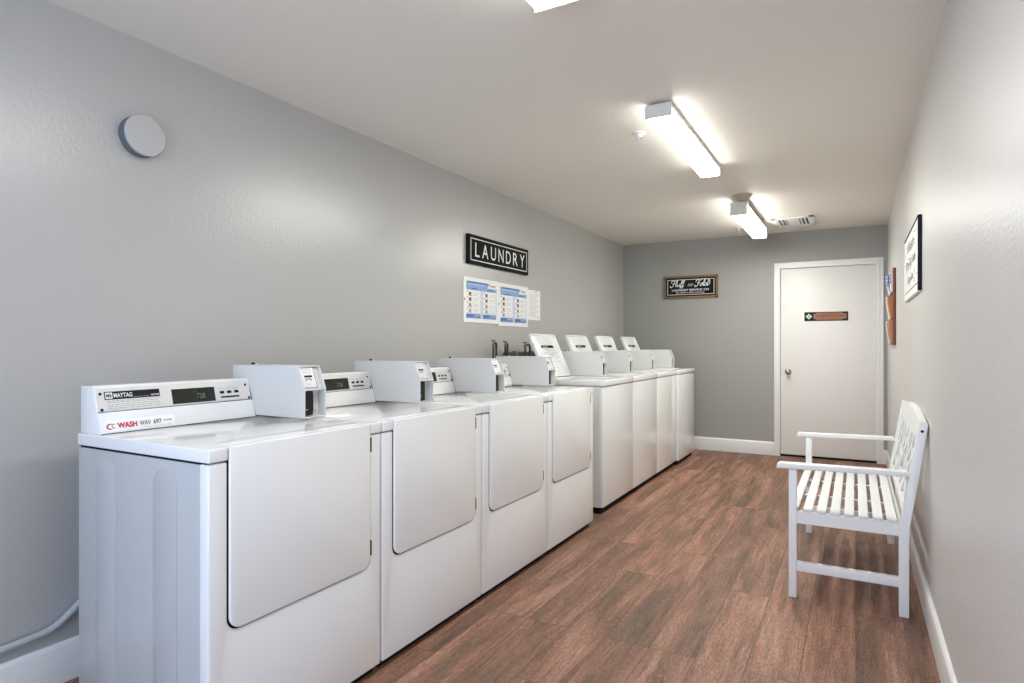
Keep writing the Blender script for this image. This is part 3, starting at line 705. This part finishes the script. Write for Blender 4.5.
# ------------------------------------------------------------------ ceiling lights
def lamp(lab, x0, x1, y0, y1, zb, zt_, canopy=None, tube='lamp'):
    t = thing('ceiling_light', lab, 'ceiling light', ((x0 + x1) / 2, (y0 + y1) / 2, zt_), 'fluorescent strip lights')
    P('lampwhite').box(x0 + .006, x1 - .006, y0 + .008, y1 - .008, zt_ - .020, zt_).box(x0 + .022, x1 - .022, y0 + .03, y1 - .03, zt_ - .002, zt_ if canopy else H).bev(.002, 1).build('channel', t)
    p = P('lampside').box(x0 + .006, x1 - .006, y0 + .010, y1 - .010, zb + .006, zt_ - .018)
    p.use(tube); p.bm.normal_update()
    for f in p.bm.faces:
        if f.normal.z < -.5 or (abs(f.normal.z) > .5 and f.calc_center_median().z < zb + .01): f.material_index = 1
    p.bev(.005, 3).build('diffuser', t)
    for y in (y0, y1 - .009): P('lampend').box(x0, x1, y, y + .009, zb, zt_ - .001).bev(.0015, 1).build('end_cap', t)
    if canopy:
        cx, cy = canopy
        P('canopy').lathe((cx, cy, H), (0, 0, -1), [(0, .078), (.005, .078), (.012, .070), (H - zt_ - .004, .046), (H - zt_, .040)], 32).box(cx - .035, cx + .035, cy, cy + .12, zt_ - .001, zt_ + .004).build('canopy', t)
        P('canopy').lathe((cx, y1 - .25, H), (0, 0, -1), [(0, .03), (.006, .03), (.01, .008), (H - zt_ + .002, .008)], 20).build('hanger', t)
lamp('lit strip light cut off by the top edge of the picture', -.968, -.800, .66, 1.905, 2.360, 2.430, None, 'lamp_dim')
lamp('lit strip light flush on the ceiling beside a sprinkler, middle of three', -.935, -.800, 3.065, 4.335, 2.359, 2.426)
lamp('lit strip light hung below a round canopy, farthest in, beside the ceiling vent', -.914, -.780, 5.375, 6.66, 2.286, 2.398, (-.812, 5.335))

# sprinklers and vent
def sprinkler(x, y, lab):
    t = thing('sprinkler_head', lab, 'sprinkler', (x, y, H), 'ceiling sprinklers')
    P('lampwhite').lathe((x, y, H), (0, 0, -1), [(0, .040), (.004, .040), (.010, .032), (.012, .016), (.026, .014)], 24).build('escutcheon', t)
    p = P('chrome').tube([(x - .013, y, H - .022), (x - .016, y, H - .035), (x - .003, y, H - .048)], .0025, 8, 4).tube([(x + .013, y, H - .022), (x + .016, y, H - .035), (x + .003, y, H - .048)], .0025, 8, 4)
    p.use('lampwhite').lathe((x, y, H - .046), (0, 0, -1), [(0, .005), (.006, .006), (.007, .018), (.009, .018)], 16).build('deflector', t)
sprinkler(-1.095, 3.48, 'small white sprinkler head on the ceiling left of the middle strip light')
sprinkler(-1.07, 6.80, 'small white sprinkler head on the ceiling beside the farthest strip light')
t = thing('ceiling_vent', 'white rectangular louvred ceiling vent near the end wall', 'vent', (-.545, 6.70, H))
p = P('trim'); a0, a1, b0, b1 = -.725, -.345, 6.47, 6.93
for q in ((a0, a1, b0, b0 + .045), (a0, a1, b1 - .045, b1), (a0, a0 + .045, b0, b1), (a1 - .045, a1, b0, b1)): p.box(q[0], q[1], q[2], q[3], H - .014, H)
p.bev(.003, 2).build('frame', t)
P('black').box(a0 + .04, a1 - .04, b0 + .04, b1 - .04, H - .0035, H - .0005).build('duct_opening', t)
p = P('trim')
for i in range(9):
    x = a0 + .052 + i * .0345
    s_ = -1 if i < 4 else 1
    if i in (3, 4, 5): p.box(x - .0174, x + .0174, b0 + .04, b1 - .04, H - .014, H - .010)
    else: p.bar((x, b0 + .042, H - .009), (x, b1 - .042, H - .009), .020, .0025, (.35 * s_, 0, 1))
p.build('louvres', t)

# ------------------------------------------------------------------ light
sc = bpy.context.scene
wd = bpy.data.worlds.new('daylight'); sc.world = wd; wd.use_nodes = True
bg = wd.node_tree.nodes['Background']; bg.inputs[0].default_value = (.72, .84, 1.0, 1); bg.inputs[1].default_value = .8
la = bpy.data.lights.new('doorway_daylight', 'AREA'); la.shape = 'RECTANGLE'; la.size = 1.9; la.size_y = 2.1
la.energy = 47; la.color = (.58, .73, 1.0)
lo = bpy.data.objects.new('doorway_daylight', la); COL.objects.link(lo); lo.location = (-.80, YN - .12, 1.12)
lo.rotation_euler = (PI / 2, 0, 0)

# ------------------------------------------------------------------ camera
cd = bpy.data.cameras.new('camera'); cam = bpy.data.objects.new('camera', cd); COL.objects.link(cam)
cd.sensor_fit = 'HORIZONTAL'; cd.sensor_width = 36; cd.lens = 618.06 / 1024 * 36
cd.shift_y = (344.48 - 341.5) / 1024; cd.clip_start = .02
cam.location = (0, 0, 1.2188); cam.rotation_euler = (PI / 2, 0, .5077019)
sc.camera = cam
sc.view_settings.view_transform = 'Standard'; sc.view_settings.look = 'None'; sc.view_settings.gamma = 1
sc.view_settings.use_curve_mapping = False; sc.view_settings.exposure = 0.21
